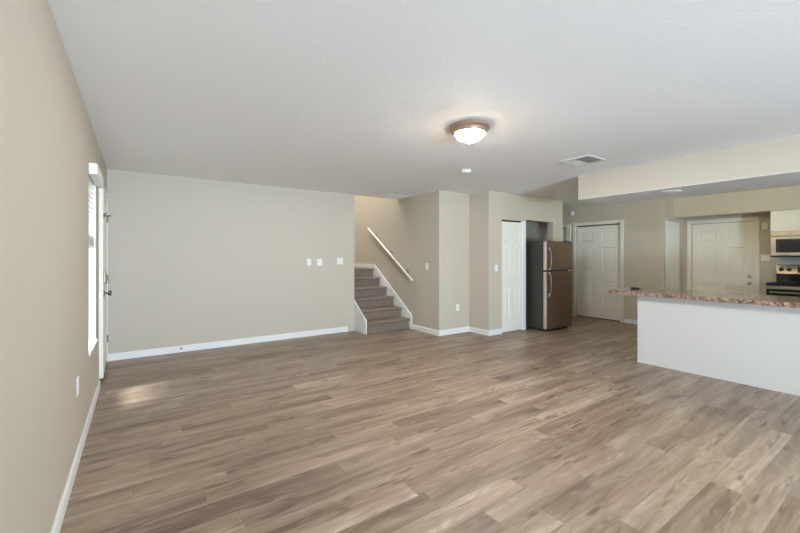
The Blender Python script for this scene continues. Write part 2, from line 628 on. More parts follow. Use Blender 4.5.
wall_y('wall_kitchen_end', XK + 0.12, XR + 0.12, YK, YK + 0.12, [KBI], 'short kitchen wall with the narrow folding door')
GAR = (1.935, 2.86, 0.0, 1.965)
wall_x('wall_range', REAR - 0.15, YK + 0.12, XR, XR + 0.15, [GAR], 'far kitchen wall with the garage door and range')
PAT = (0.1, 1.95, 0.0, 2.1)
RWN = (3.5, 4.9, 0.85, 2.1)
wall_y('wall_rear', XL, XR, REAR - 0.15, REAR, [PAT, RWN], 'greige wall behind the camera with patio door and window')
wall_x('wall_stair_left', YB + 0.12, 7.0, 3.08, 3.2, [], 'greige wall closing the far side of the stairs', z1=5.0)
wall_y('wall_stair_end', 2.2, 4.27, 8.03, 8.15, [], 'greige end wall of the stair landing', z1=5.0)
bm = bmesh.new()
box(bm, 3.08, 4.15, YB - 0.12, YB, H + 0.28, 5.0)
box(bm, 2.08, 2.2, 7.0, 8.15, 0, 5.0)
box(bm, 2.2, 3.08, 6.88, 7.0, 0, 5.0)
box(bm, 2.08, 4.27, 5.95, 8.15, 5.0, 5.1)
struct('wall_upstairs', bm, 'wall', 'upper walls of the open stairwell', 'wall')

# soffit above the peninsula, bulkhead above the kitchen cabinets
struct('wall_soffit', B(5.0, 5.80, REAR, 2.90, 2.115, H), 'wall', 'pale dropped soffit hanging above the peninsula counter', 'soffit')
struct('wall_bulkhead', B(8.46, XR, REAR, YK, 2.075, H), 'wall', 'tan bulkhead above the kitchen cabinet and garage door', 'bulkhead')
# the soffit's underside is painted ceiling white
struct('trim_soffit', B(5.0, 5.80, REAR, 2.90, 2.111, 2.115), 'ceiling', 'white textured underside of the soffit', 'soffit underside')

# peninsula half wall
bm = bmesh.new()
box(bm, 5.18, 5.30, REAR, 2.223, 0, 0.846)
struct('wall_peninsula', bm, 'panel', 'white half wall under the speckled peninsula countertop', 'half wall')
bm = bmesh.new()
box(bm, 5.175, 5.18, REAR, 2.228, 0.0, 0.014)
box(bm, 5.175, 5.30, 2.223, 2.228, 0.0, 0.014)
struct('trim_peninsula', bm, 'panel', 'thin white strip along the foot of the half wall', 'trim')


def base_x(bm, y, x0, x1, d, h=0.09):
    """board on the wall face at y, running along x, sticking out towards d (+1/-1)"""
    t = 0.013 * d
    pts = [(y, 0), (y + t, 0), (y + t, h - 0.014), (y + t * 0.45, h), (y, h)]
    return prism(bm, pts, 'x', x0, x1)


def base_y(bm, x, y0, y1, d, h=0.09):
    t = 0.013 * d
    pts = [(x, 0), (x + t, 0), (x + t, h - 0.014), (x + t * 0.45, h), (x, h)]
    bm2 = bmesh.new()
    v0 = [bm.verts.new((p[0], y0, p[1])) for p in pts]
    v1 = [bm.verts.new((p[0], y1, p[1])) for p in pts]
    bm.faces.new(v0)
    bm.faces.new(v1[::-1])
    for i in range(5):
        bm.faces.new([v0[i], v0[(i + 1) % 5], v1[(i + 1) % 5], v1[i]])
    bm2.free()
    return bm


struct('baseboard_left', base_y(bmesh.new(), XL, REAR, DOOR[0], 1), 'white', 'white baseboard along the wall with the blind window', 'baseboard')
struct('baseboard_back', base_x(bmesh.new(), YB, XL, 3.07, -1), 'white', 'white baseboard along the bare wall left of the stairs', 'baseboard')
struct('baseboard_stair', base_y(bmesh.new(), XS, YA - 0.013, 5.60, -1), 'white', 'white baseboard beneath the switch right of the stairs', 'baseboard')
struct('baseboard_outlet', base_x(bmesh.new(), YA, XS, XJ - 0.013, -1), 'white', 'white baseboard under the low outlet', 'baseboard')
struct('baseboard_return', base_y(bmesh.new(), XJ, YC - 0.013, YA, -1), 'white', 'white baseboard on the narrow return wall', 'baseboard')
struct('baseboard_pantry', base_x(bmesh.new(), YC, XJ, PAN[0] - 0.005, -1), 'white', 'white baseboard left of the narrow pantry door', 'baseboard')
struct('baseboard_closet', base_y(bmesh.new(), XK, YK, DBL[0] - 0.08, -1), 'white', 'white baseboard right of the wide closet door', 'baseboard')
struct('baseboard_alcove', base_x(bmesh.new(), YC, ALC[1] + 0.01, 6.99, -1), 'white', 'white baseboard right of the refrigerator', 'baseboard')
struct('baseboard_garage', base_y(bmesh.new(), XR, GAR[1] + 0.08, YK, -1), 'white', 'white baseboard left of the garage door', 'baseboard')
struct('baseboard_kitchen', base_x(bmesh.new(), YK, XK + 0.0, KBI[0] - 0.01, -1), 'white', 'white baseboard beside the narrow kitchen folding door', 'baseboard')

# small vertical bead where the bare wall ends at the stairs
struct('trim_corner', B(3.188, 3.206, YB - 0.006, YB + 0.012, 0.09, H, bev=0.005, seg=2), 'wall', 'rounded corner bead where the bare wall meets the stairs', 'corner bead')


def casing(name, axis, pos, d, a0, a1, top, w, t, label, parent=None):
    """flat door casing around an opening a0..a1 on a wall face at pos, sticking out by t towards d"""
    bm = bmesh.new()
    lo, hi = sorted((pos, pos + d * t))
    for q0, q1, z0, z1 in ((a0 - w, a0, 0, top), (a1, a1 + w, 0, top), (a0 - w, a1 + w, top, top + w)):
        if axis == 'x':
            box(bm, lo, hi, q0, q1, z0, z1, bev=0.004)
        else:
            box(bm, q0, q1, lo, hi, z0, z1, bev=0.004)
    return obj(name, bm, 'door', parent)


# ---- window_1 with its recess and blind
w1 = thing('window_1', (XL, WIN[0], WIN[2]), 'tall narrow side window beside the white entry door', 'window', kind='structure')
bm = bmesh.new()
xo, xi = XL - 0.15, XL - 0.10
y0, y1, z0, z1 = WIN
box(bm, xo, xi, y0, y0 + 0.045, z0, z1)
box(bm, xo, xi, y1 - 0.045, y1, z0, z1)
box(bm, xo, xi, y0 + 0.045, y1 - 0.045, z0, z0 + 0.045)
box(bm, xo, xi, y0 + 0.045, y1 - 0.045, z1 - 0.045, z1)
box(bm, xo, xi, y0 + 0.045, y1 - 0.045, 1.29, 1.33)
obj('window_frame', bm, 'white', w1)
obj('glass_pane', B(xo + 0.02, xo + 0.026, y0 + 0.045, y1 - 0.045, z0 + 0.045, z1 - 0.045), 'glass', w1)
bm = bmesh.new()
box(bm, xi, XL - 0.002, y0, y0 + 0.004, z0, z1)
box(bm, xi, XL - 0.002, y1 - 0.004, y1, z0, z1)
box(bm, xi, XL - 0.002, y0, y1, z1 - 0.004, z1)
obj('reveal', bm, 'white', w1)
obj('window_sill', B(xi, XL + 0.012, y0 - 0.004, y1 + 0.006, z0 - 0.012, z0 + 0.008, bev=0.003), 'white', w1)

bl = thing('window_blind', (XL - 0.04, (y0 + y1) / 2, z1), 'half raised white slatted blind hanging in the narrow side window', 'blind')
obj('valance', B(XL + 0.001, XL + 0.055, y0 - 0.012, y1 + 0.02, 1.985, 2.072, bev=0.003), 'blind', bl)
obj('headrail', B(XL - 0.06, XL - 0.012, y0 + 0.008, y1 - 0.008, 1.985, 2.022), 'blind', bl)
for k in range(10):
    z = 1.955 - k * 0.046
    m = Matrix.Translation((XL - 0.036, 0, z)) @ Matrix.Rotation(math.radians(28), 4, 'Y')
    bm = bmesh.new()
    box(bm, -0.024, 0.024, y0 + 0.008, y1 - 0.008, -0.0015, 0.0015, mtx=m)
    obj('slat', bm, 'blind', bl)
bm = bmesh.new()
for k in range(9):
    zz = 1.432 + k * 0.0085
    box(bm, XL - 0.061, XL - 0.012, y0 + 0.008, y1 - 0.008, zz, zz + 0.0045)
obj('stacked_slats', bm, 'blind', bl)
obj('bottom_rail', B(XL - 0.062, XL - 0.010, y0 + 0.008, y1 - 0.008, 1.408, 1.428, bev=0.004), 'blind', bl)
for yy in (y0 + 0.12, y1 - 0.12):
    obj('lift_cord', tube(bmesh.new(), [(XL - 0.036, yy, 1.99), (XL - 0.036, yy, 1.42)], 0.0016, 6), 'blind', bl)

# ---- door_1: the entry door, a hand's breadth ajar
d1 = thing('door_1', (XL, 5.985, 0), 'white entry door standing slightly open beside the narrow window', 'door', kind='structure')
TH = 0.045
dl = 0.925
ang = math.radians(1.2)
ux, uy = math.sin(ang), -math.cos(ang)          # from hinge towards the lock edge
origin = Vector((XL + 0.004, 5.985, 0.045))
mt = frame_to(origin, (ux, uy, 0), (math.cos(ang), math.sin(ang), 0))
obj('door_leaf', leaf_mesh(dl, 2.0, TH, rows(2.0, [(0.12, 0.40), (0.53, 0.81)]), mt), 'door', d1)


def on_leaf(u, out, z):
    return mt @ Vector((u, -out, z - 0.045))


e = mt.to_3x3()
nx = (e @ Vector((0, -1, 0)))
# knob
bm = bmesh.new()
kc = on_leaf(dl - 0.065, 0, 0.935)
lathe(bm, [(0.0, 0), (0.032, 0.0), (0.032, 0.006), (0.013, 0.012), (0.011, 0.035), (0.024, 0.042), (0.029, 0.055), (0.024, 0.068), (0.0, 0.072)], kc, 'x', 24)
tag(obj('door_handle', bm, 'pewter', d1, True), 'dark metal knob')
bm = bmesh.new()
kc = on_leaf(dl - 0.065, 0, 1.09)
box(bm, kc.x, kc.x + 0.022, kc.y - 0.035, kc.y + 0.035, kc.z - 0.05, kc.z + 0.085, bev=0.004)
box(bm, kc.x + 0.022, kc.x + 0.05, kc.y - 0.008, kc.y + 0.008, kc.z - 0.045, kc.z - 0.015, bev=0.004)
tag(obj('deadbolt', bm, 'pewter', d1), 'tall metal deadbolt with thumb turn')
bm = bmesh.new()
kc = on_leaf(dl - 0.03, 0, 1.765)
box(bm, kc.x, kc.x + 0.012, kc.y - 0.035, kc.y + 0.035, kc.z - 0.02, kc.z + 0.02, bev=0.003)
tube(bm, [(kc.x + 0.012, kc.y, kc.z - 0.006), (kc.x + 0.05, kc.y + 0.01, kc.z - 0.006), (kc.x + 0.062, kc.y + 0.02, kc.z)], 0.006, 8)
tube(bm, [(kc.x + 0.012, kc.y, kc.z + 0.010), (kc.x + 0.03, kc.y + 0.005, kc.z + 0.03)], 0.005, 8)
tag(obj('swing_bar_latch', bm, 'pewter', d1), 'metal swing bar latch high on the door')
bm = bmesh.new()
for zz in (0.935, 1.09):
    p = mt @ Vector((dl + 0.001, TH / 2, zz - 0.045))
    box(bm, p.x - 0.009, p.x + 0.009, p.y - 0.0015, p.y + 0.0015, zz - 0.018, zz + 0.018)
    box(bm, p.x - 0.006, p.x + 0.006, p.y - 0.008, p.y + 0.0, zz - 0.008, zz + 0.008)
obj('latch_plate', bm, 'nickel', d1)
for zz in (0.30, 1.05, 1.80):
    bm = bmesh.new()
    lathe(bm, [(0.007, -0.045), (0.007, 0.045)], (XL + 0.012, 5.992, zz), 'z', 10)
    obj('hinge', bm, 'pewter', d1)
bm = bmesh.new()
box(bm, XL - 0.15, XL - 0.005, 5.992, 6.0, 0, 2.06)
box(bm, XL - 0.15, XL - 0.005, 4.86, 4.868, 0, 2.06)
box(bm, XL - 0.15, XL - 0.005, 4.868, 5.992, 2.052, 2.06)
obj('door_jamb', bm, 'white', d1)
bm = bmesh.new()
box(bm, XL, XL + 0.014, 4.60, 6.055, 2.06, 2.115, bev=0.003)
box(bm, XL, XL + 0.014, 6.0, 6.055, 0, 2.06, bev=0.003)
obj('door_casing', bm, 'white', d1)
obj('side_panel', B(XL - 0.13, XL - 0.085, 4.868, 5.05, 0.0, 2.05), 'white', d1)
obj('threshold', B(XL - 0.15, XL + 0.005, 4.87, 5.99, 0.0, 0.03, bev=0.004), 'dark', d1)


def bifold(root, axis, pos, n, a0, a1, h, npair, knob_leaf=None, knob_z=0.93, zb=0.012, th=0.03):
    """moulded folding leaves filling a0..a1"""
    gap = 0.004
    k = npair
    w = (a1 - a0 - gap * (k + 1)) / k
    for i in range(k):
        s = a0 + gap + i * (w + gap)
        if axis == 'y':
            m = frame_to((s, pos, zb), (1, 0, 0), n)
        else:
            m = frame_to((pos, s + w, zb), (0, -1, 0), n)
        f = 0.055 if w < 0.33 else 0.085
        lf = obj('door_leaf', leaf_mesh(w, h - zb, th, rows(h - zb, [(f, w - f)]), m), 'door', root)
        if knob_leaf == i:
            bm = bmesh.new()
            if axis == 'y':
                lathe(bm, [(0.0, 0), (0.010, 0), (0.008, 0.012), (0.017, 0.02), (0.017, 0.03), (0, 0.034)], (s + w / 2, pos, knob_z), 'y', 16, -1)
            else:
                lathe(bm, [(0.0, 0), (0.010, 0), (0.008, 0.012), (0.017, 0.02), (0.017, 0.03), (0, 0.034)], (pos, s + w * 0.5, knob_z), 'x', 16, -1)
            obj('door_knob', bm, 'door', lf, True)


# ---- door_2: pantry
d2 = thing('door_2', (5.46, YC, 0), 'narrow white folding pantry door left of the refrigerator', 'door', kind='structure')
bifold(d2, 'y', YC + 0.012, (0, -1, 0), PAN[0], PAN[1] - 0.03, 1.94, 2)
obj('track', B(PAN[0], PAN[1], YC + 0.02, YC + 0.06, 1.95, 1.972), 'slot', d2)
obj('door_jamb', B(PAN[1] - 0.03, PAN[1] + 0.055, YC - 0.012, YC + 0.05, 0, 1.972, bev=0.003), 'white', d2)
# ---- door_3: wide closet door
d3 = thing('door_3', (XK, 4.25, 0), 'wide white panelled closet door in a white casing behind the refrigerator', 'door', kind='structure')
bifold(d3, 'x', XK + 0.03, (-1, 0, 0), DBL[0] + 0.012, DBL[1] - 0.004, 1.985, 2, knob_leaf=0, knob_z=0.905, zb=0.022)
casing('door_casing', 'x', XK, -1, DBL[0], DBL[1], DBL[3], 0.065, 0.018, '', d3)
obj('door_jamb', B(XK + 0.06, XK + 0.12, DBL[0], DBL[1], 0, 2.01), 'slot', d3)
# ---- door_4: garage door
d4 = thing('door_4', (XR, 2.4, 0), 'white six panel door with deadbolt and knob in the far kitchen wall', 'door', kind='structure')
lw = GAR[1] - GAR[0] - 0.012
m4 = frame_to((XR + 0.025, GAR[1] - 0.006, 0.012), (0, -1, 0), (-1, 0, 0))
obj('door_leaf', leaf_mesh(lw, 1.945, 0.044, rows(1.945, [(0.12, 0.385), (0.525, 0.79)]), m4), 'door', d4)
casing('door_casing', 'x', XR, -1, GAR[0], GAR[1], GAR[3], 0.068, 0.02, '', d4)
bm = bmesh.new()
lathe(bm, [(0.0, 0), (0.030, 0), (0.030, 0.006), (0.012, 0.012), (0.011, 0.03), (0.024, 0.038), (0.027, 0.05), (0.02, 0.06), (0, 0.063)], (XR + 0.025, 2.005, 0.852), 'x', 20, -1)
obj('door_knob', bm, 'nickel', d4, True)
bm = bmesh.new()
lathe(bm, [(0.0, 0), (0.031, 0), (0.030, 0.010), (0.016, 0.018), (0.0, 0.019)], (XR + 0.025, 2.005, 0.975), 'x', 20, -1)
box(bm, XR - 0.008, XR + 0.008, 2.000, 2.010, 0.958, 0.992, bev=0.002)
obj('deadbolt', bm, 'nickel', d4)
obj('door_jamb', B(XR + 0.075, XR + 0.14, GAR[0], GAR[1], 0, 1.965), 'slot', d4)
# ---- door_5: narrow kitchen folding door
d5 = thing('door_5', (8.47, YK, 0), 'narrow white folding door seen at a slant left of the garage door', 'door', kind='structure')
bifold(d5, 'y', YK + 0.006, (0, -1, 0), KBI[0], KBI[1], 2.0, 2, knob_leaf=0, knob_z=0.9)
obj('door_trim', B(KBI[0] - 0.03, KBI[0], YK - 0.01, YK + 0.03, 0, 2.03, bev=0.003), 'white', d5)
# ---- door_6: hall doorway glimpsed above the refrigerator
d6 = thing('door_6', (XK, 5.3, 0), 'white hall door edge showing between the refrigerator and the wide closet door', 'door', kind='structure')
bm = bmesh.new()
box(bm, XK - 0.018, XK, 4.835, 4.95, 0, 2.0, bev=0.004)
box(bm, XK - 0.018, XK, 4.835, 5.75, 2.0, 2.06, bev=0.004)
box(bm, XK - 0.018, XK, 5.65, 5.75, 0, 2.0, bev=0.004)
obj('door_casing', bm, 'door', d6)
m6 = frame_to((XK + 0.03, 5.645, 0.012), (0, -1, 0), (-1, 0, 0))
obj('door_leaf', leaf_mesh(0.67, 1.98, 0.04, rows(1.98, [(0.10, 0.29), (0.38, 0.57)]), m6), 'door', d6)
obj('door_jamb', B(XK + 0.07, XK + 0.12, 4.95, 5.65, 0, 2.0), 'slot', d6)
# ---- patio door and rear window (behind the camera)
d7 = thing('door_7', (1.0, REAR, 0), 'white sliding patio door frame behind the camera', 'door', kind='structure')
bm = bmesh.new()
for a in (PAT[0], 0.995, PAT[1] - 0.06):
    box(bm, a, a + 0.06, REAR - 0.12, REAR - 0.03, 0.04, 2.04)
box(bm, PAT[0], PAT[1], REAR - 0.12, REAR - 0.03, 2.04, 2.1)
box(bm, PAT[0], PAT[1], REAR - 0.12, REAR - 0.03, 0.0, 0.04)
obj('door_frame', bm, 'white', d7)
w3 = thing('window_3', (XL, -1.7, 0.85), 'white framed side window behind the camera', 'window', kind='structure')
bm = bmesh.new()
for a in (SWN[0], -1.725, SWN[1] - 0.05):
    box(bm, XL - 0.12, XL - 0.06, a, a + 0.05, 0.85, 2.05)
box(bm, XL - 0.12, XL - 0.06, SWN[0], SWN[1], 2.0, 2.05)
box(bm, XL - 0.12, XL - 0.06, SWN[0], SWN[1], 0.85, 0.90)
obj('window_frame', bm, 'white', w3)
w2 = thing('window_2', (4.2, REAR, 0.85), 'white framed window behind the camera', 'window', kind='structure')
bm = bmesh.new()
for a in (RWN[0], 4.175, RWN[1] - 0.05):
    box(bm, a, a + 0.05, REAR - 0.12, REAR - 0.05, 0.85, 2.1)
box(bm, RWN[0], RWN[1], REAR - 0.12, REAR - 0.05, 2.05, 2.1)
box(bm, RWN[0], RWN[1], REAR - 0.12, REAR - 0.05, 0.85, 0.90)
obj('window_frame', bm, 'white', w2)

# ------------------------------------------------------------------ stairs
st = thing('staircase', (3.68, 5.65, 0), 'carpeted grey brown staircase rising behind the bare wall', 'staircase', kind='structure')
ST_Z = [0.19, 0.37, 0.55, 0.73, 0.91, 1.085]
ST_Y = [5.64 + 0.257 * k for k in range(6)]
SX0, SX1 = 3.222, 4.128
for k in range(6):
    zt, zb_, yn = ST_Z[k], (ST_Z[k - 1] if k else 0.0), ST_Y[k]
    ye = ST_Y[k + 1] + 0.034 if k < 5 else 8.03
    r = 0.024
    pts = [(yn + 0.034, zb_), (yn + 0.034, zt - 0.05)]
    for i in range(9):
        a = -PI / 2 - PI * i / 8
        pts.append((yn + r + 0.001 + r * math.cos(a) * 1.0 - 0.001, zt - r - 0.001 + r * math.sin(a) * -1.0 if False else zt - r + r * math.sin(a)))
    pts[1] = (yn + 0.034, zt - 2 * r)
    pts += [(ye, zt), (ye, zb_)]
    x0 = SX0 if k < 5 else 2.2
    bm = bmesh.new()
    prism(bm, pts, 'x', SX0, SX1)
    if k == 5:
        box(bm, 2.2, SX0, 7.0, 8.03, 1.0, zt)
    obj('step' if k < 5 else 'landing', bm, 'carpet', st, True)
    # back of each step down to the floor so that nothing gapes from the side
bm = bmesh.new()
for k in range(1, 6):
    box(bm, SX0, SX1, ST_Y[k] + 0.036, (ST_Y[k + 1] + 0.036 if k < 5 else 8.02), 0, ST_Z[k - 1])
obj('stair_core', bm, 'carpet', st)
pts = [(5.60, 0), (8.03, 0), (8.03, 1.168), (6.935, 1.168), (5.60, 0.252)]
obj('skirt_board', prism(bmesh.new(), pts, 'x', 4.13, XS), 'white', st)
pts = [(5.645, 0), (6.19, 0), (6.19, 0.62), (5.645, 0.236)]
obj('stringer_board', prism(bmesh.new(), pts, 'x', 3.2, 3.221), 'white', st)
# painted skirt that carries on round the landing
hr = thing('handrail', (4.075, 5.53, 0.9), 'cream wooden handrail climbing the wall above the carpeted stairs', 'handrail')
p0, p1 = Vector((4.075, 5.50, 0.90)), Vector((4.075, 7.10, 1.945))
d = (p1 - p0).normalized()
bm = bmesh.new()
tube(bm, [p0, p0 + d * 0.012, p0 + d * 0.03, p1 - d * 0.03, p1 - d * 0.012, p1], [0.012, 0.020, 0.023, 0.022, 0.019, 0.010], 16)
obj('rail', bm, 'rail', hr, True)
for s in (0.15, 0.5, 0.85):
    p = p0.lerp(p1, s)
    bm = bmesh.new()
    lathe(bm, [(0.026, 0), (0.026, 0.006), (0.009, 0.009), (0.008, 0.040)], (XS, p.y, p.z + 0.012), 'x', 14, -1)
    tube(bm, [(XS - 0.036, p.y, p.z + 0.012), (4.095, p.y, p.z + 0.006)], 0.008, 8)
    tag(obj('bracket', bm, 'nickel', hr, True), 'metal wall bracket')

# ------------------------------------------------------------------ peninsula countertop
ct = bmesh.new()
x0, x1, ye = 5.045, 5.86, 2.555
pts = [(x0, REAR + 0.002), (x1, REAR + 0.002)]
for r, cx_, a0, a1 in ((0.10, x1 - 0.10, 0, 90), (0.10, x0 + 0.10, 90, 180)):
    for i in range(9):
        a = math.radians(a0 + (a1 - a0) * i / 8)
        pts.append((cx_ + r * math.cos(a), ye - 0.10 + r * math.sin(a)))
prism(ct, pts, 'z', 0.847, 0.892)
es = [e_ for e_ in ct.edges if abs(e_.verts[0].co.z - e_.verts[1].co.z) < 1e-6 and e_.verts[0].co.y > REAR + 0.01 or (abs(e_.verts[0].co.z - e_.verts[1].co.z) < 1e-6 and e_.verts[1].co.y > REAR + 0.01)]
bmesh.ops.bevel(ct, geom=es, offset=0.008, segments=3, affect='EDGES', profile=0.5)
tag(obj('countertop', ct, 'granite'), 'long brown speckled countertop with rounded end on the white half wall', 'countertop')

gd = thing('small_gadget', (5.50, 2.30, 0.892), 'small flat black gadget lying near the rounded end of the countertop', 'gadget')
rot = Matrix.Translation((5.46, 2.36, 0.892)) @ Matrix.Rotation(math.radians(-58), 4, 'Z')
bm = bmesh.new()
box(bm, -0.065, 0.035, -0.028, 0.028, 0.0, 0.025, bev=0.006, seg=2, mtx=rot)
obj('case', bm, 'rubber', gd)
bm = bmesh.new()
box(bm, 0.036, 0.085, -0.02, 0.02, 0.004, 0.018, bev=0.005, seg=2, mtx=rot)
tag(obj('clip', bm, 'grey', gd), 'grey end piece')

# ------------------------------------------------------------------ refrigerator
fr = thing('refrigerator', (6.27, 4.36, 0), 'dark brown two door refrigerator with silver door edges standing in the alcove', 'refrigerator')
fw = 0.745
FM = Matrix.Translation((5.902, 4.0, 0)) @ Matrix.Rotation(math.radians(-2.0), 4, 'Z')


def fbox(x0, x1, y0, y1, z0, z1, bev=0.0, seg=1):
    bm = bmesh.new()
    box(bm, x0, x1, y0, y1, z0, z1, bev, seg)
    bmesh.ops.transform(bm, matrix=FM, verts=bm.verts)
    return bm


obj('body', fbox(0.004, fw - 0.004, 0.082, 0.72, 0.035, 1.602, 0.006, 2), 'fridge_side', fr)
obj('kick_grille', fbox(0.03, fw - 0.03, 0.06, 0.10, 0.012, 0.05), 'rubber', fr)
for nm, a, b in (('freezer_door', 1.086, 1.605), ('fridge_door', 0.045, 1.064)):
    dr = obj(nm, fbox(0.006, fw, 0.0, 0.014, a, b, 0.005, 2), 'fridge_front', fr)
    tag(obj('door_edge', fbox(0.0, fw - 0.004, 0.0145, 0.072, a + 0.002, b - 0.002, 0.004), 'fridge_edge', dr), 'silver door edge')
    if a > 1:
        zz0, zz1 = 1.095, 1.475
    else:
        zz0, zz1 = 0.645, 1.05
    n = 14
    pp = []
    for i in range(n + 1):
        f = i / n
        z = zz0 + (zz1 - zz0) * f
        out = 0.016 + 0.040 * math.sin(PI * min(max(f, 0), 1)) ** 0.6
        xo_ = 0.055
        pp.append(FM @ Vector((xo_, -out, z)))
    bm = bmesh.new()
    tube(bm, pp, 0.010, 10)
    tag(obj('handle', bm, 'handle', dr, True), 'curved bronze handle')
    zc = zz1 - 0.012 if a > 1 else zz0 + 0.012
    for z in (zz0 + 0.012, zz1 - 0.012):
        hgt = 0.028 if abs(z - zc) < 1e-6 else 0.016
        bm = bmesh.new()
        box(bm, 0.040, 0.070, -0.030, -0.001, z - hgt, z + hgt, bev=0.005, seg=2)
        bmesh.ops.transform(bm, matrix=FM, verts=bm.verts)
        obj('handle_mount', bm, 'chrome', dr)
obj('door_gasket', fbox(0.012, fw - 0.012, 0.072, 0.083, 0.05, 1.60), 'rubber', fr)
obj('hinge_cover', fbox(fw - 0.10, fw - 0.02, 0.03, 0.13, 1.605, 1.622, 0.004), 'fridge_side', fr)
for fx in (0.06, fw - 0.06):
    for fy in (0.13, 0.66):
        p = FM @ Vector((fx, fy, 0))
        bm = bmesh.new()
        lathe(bm, [(0.02, 0), (0.02, 0.035)], p, 'z', 14)
        obj('foot', bm, 'rubber', fr)

# ------------------------------------------------------------------ kitchen wall: cabinet, microwave, backsplash, range
RY0, RY1 = 0.885, 1.645
cb = thing('wall_mounted_cabinet', (XR - 0.2, 1.265, 1.76), 'plain white wall cabinet mounted above the microwave', 'cabinet')
CFX = 8.50
obj('body', B(CFX + 0.02, XR - 0.002, RY0, RY1, 1.74, 2.073), 'door', cb)
for a, b in ((RY0 + 0.002, 1.263), (1.267, RY1 - 0.002)):
    mm = frame_to((CFX, b, 1.742), (0, -1, 0), (-1, 0, 0))
    dd = obj('door', leaf_mesh(b - a, 0.328, 0.018, [], mm), 'door', cb)
    bm = bmesh.new()
    yk = a + 0.035 if a > 1.2 else b - 0.035
    lathe(bm, [(0, 0), (0.006, 0), (0.006, 0.012), (0.012, 0.016), (0.012, 0.022), (0, 0.025)], (CFX, yk, 1.775), 'x', 14, -1)
    obj('knob', bm, 'nickel', dd, True)

mw = thing('microwave', (XR - 0.2, 1.265, 1.32), 'stainless over-the-range microwave with black window under the white cabinet', 'microwave')
MFX = 8.49
obj('body', B(MFX + 0.03, XR - 0.002, RY0, RY1, 1.335, 1.738), 'black', mw)
obj('vent_strip', B(MFX + 0.004, MFX + 0.03, RY0, RY1, 1.660, 1.738, bev=0.004), 'steel', mw)
mdoor = bmesh.new()
box(mdoor, MFX, MFX + 0.028, 1.075, RY1, 1.345, 1.652, bev=0.004)
mdo = obj('door', mdoor, 'steel', mw)
obj('window', B(MFX - 0.004, MFX + 0.001, 1.125, RY1 - 0.065, 1.395, 1.612, bev=0.0015), 'black', mdo)
tag(obj('glass', B(MFX - 0.006, MFX - 0.003, 1.15, RY1 - 0.09, 1.42, 1.59), 'blackglass', mdo), 'dark see-through window')
bm = bmesh.new()
tube(bm, [(MFX, 1.095, 1.38), (MFX - 0.035, 1.095, 1.39), (MFX - 0.035, 1.095, 1.61), (MFX, 1.095, 1.62)], 0.009, 10)
obj('handle', bm, 'steel', mdo, True)
obj('control_panel', B(MFX, MFX + 0.028, RY0, 1.07, 1.345, 1.652, bev=0.003), 'black', mw)
obj('underside', B(MFX + 0.01, XR - 0.01, RY0 + 0.005, RY1 - 0.005, 1.318, 1.335), 'black', mw)
tag(obj('backsplash_panel', B(XR - 0.006, XR, RY0, RY1, 0.9, 1.318), 'panel'), 'pale panel on the wall between the range and microwave', 'backsplash')

rg = thing('range', (XR - 0.33, 1.265, 0), 'black and stainless electric range against the far kitchen wall', 'range')
RFX = 8.24
obj('body', B(RFX + 0.03, XR - 0.01, RY0, RY1, 0.05, 0.872), 'black', rg)
ck = obj('cooktop', B(RFX, XR - 0.07, RY0 - 0.002, RY1 + 0.002, 0.872, 0.915, bev=0.005), 'black', rg)
for (cx_, cy_, rr) in ((8.42, 1.45, 0.10), (8.42, 1.08, 0.085), (8.70, 1.45, 0.085), (8.70, 1.08, 0.10)):
    bm = bmesh.new()
    for f in (1.0, 0.72, 0.45):
        rings = []
        for q in range(24):
            a = 2 * PI * q / 24
            rings.append((cx_ + rr * f * math.cos(a), cy_ + rr * f * math.sin(a), 0.921))
        tube(bm, rings + [rings[0]], 0.005, 6)
    lathe(bm, [(rr * 1.12, -0.006), (rr * 1.12, -0.003), (rr * 0.9, -0.005)], (cx_, cy_, 0.921), 'z', 24)
    obj('burner', bm, 'rubber', rg, True)
bm = bmesh.new()
prism(bm, [(XR - 0.07, 0.915), (XR - 0.012, 0.915), (XR - 0.012, 1.045), (XR - 0.075, 1.045)], 'y', RY0, RY1)
obj('lower_backguard', bm, 'black', rg)
bm = bmesh.new()
prism(bm, [(XR - 0.085, 1.045), (XR - 0.012, 1.045), (XR - 0.012, 1.185), (XR - 0.05, 1.185)], 'y', RY0, RY1)
bg = obj('backguard', bm, 'steel', rg)
obj('top_trim', B(XR - 0.055, XR - 0.012, RY0, RY1, 1.185, 1.196), 'black', bg)
obj('display', B(XR - 0.082, XR - 0.06, 1.14, 1.39, 1.065, 1.165), 'blackglass', bg)
for yk in (1.585, 1.49, 1.05, 0.95):
    bm = bmesh.new()
    lathe(bm, [(0, 0), (0.032, 0), (0.030, 0.008), (0.024, 0.012), (0.022, 0.030), (0, 0.032)], (XR - 0.068, yk, 1.113), 'x', 20, -1)
    box(bm, XR - 0.104, XR - 0.098, yk - 0.004, yk + 0.004, 1.095, 1.131)
    tag(obj('knob', bm, 'black', bg, True), 'black control knob')
obj('front_panel', B(RFX, RFX + 0.03, RY0, RY1, 0.818, 0.870, bev=0.003), 'steel', rg)
od = obj('oven_door', B(RFX - 0.012, RFX + 0.028, RY0 + 0.002, RY1 - 0.002, 0.24, 0.810, bev=0.004), 'black', rg)
obj('window', B(RFX - 0.015, RFX - 0.011, RY0 + 0.12, RY1 - 0.12, 0.36, 0.64), 'blackglass', od)
bm = bmesh.new()
tube(bm, [(RFX - 0.012, RY0 + 0.05, 0.77), (RFX - 0.05, RY0 + 0.055, 0.77), (RFX - 0.05, RY1 - 0.055, 0.77), (RFX - 0.012, RY1 - 0.05, 0.77)], 0.011, 10)
obj('handle', bm, 'steel', od, True)
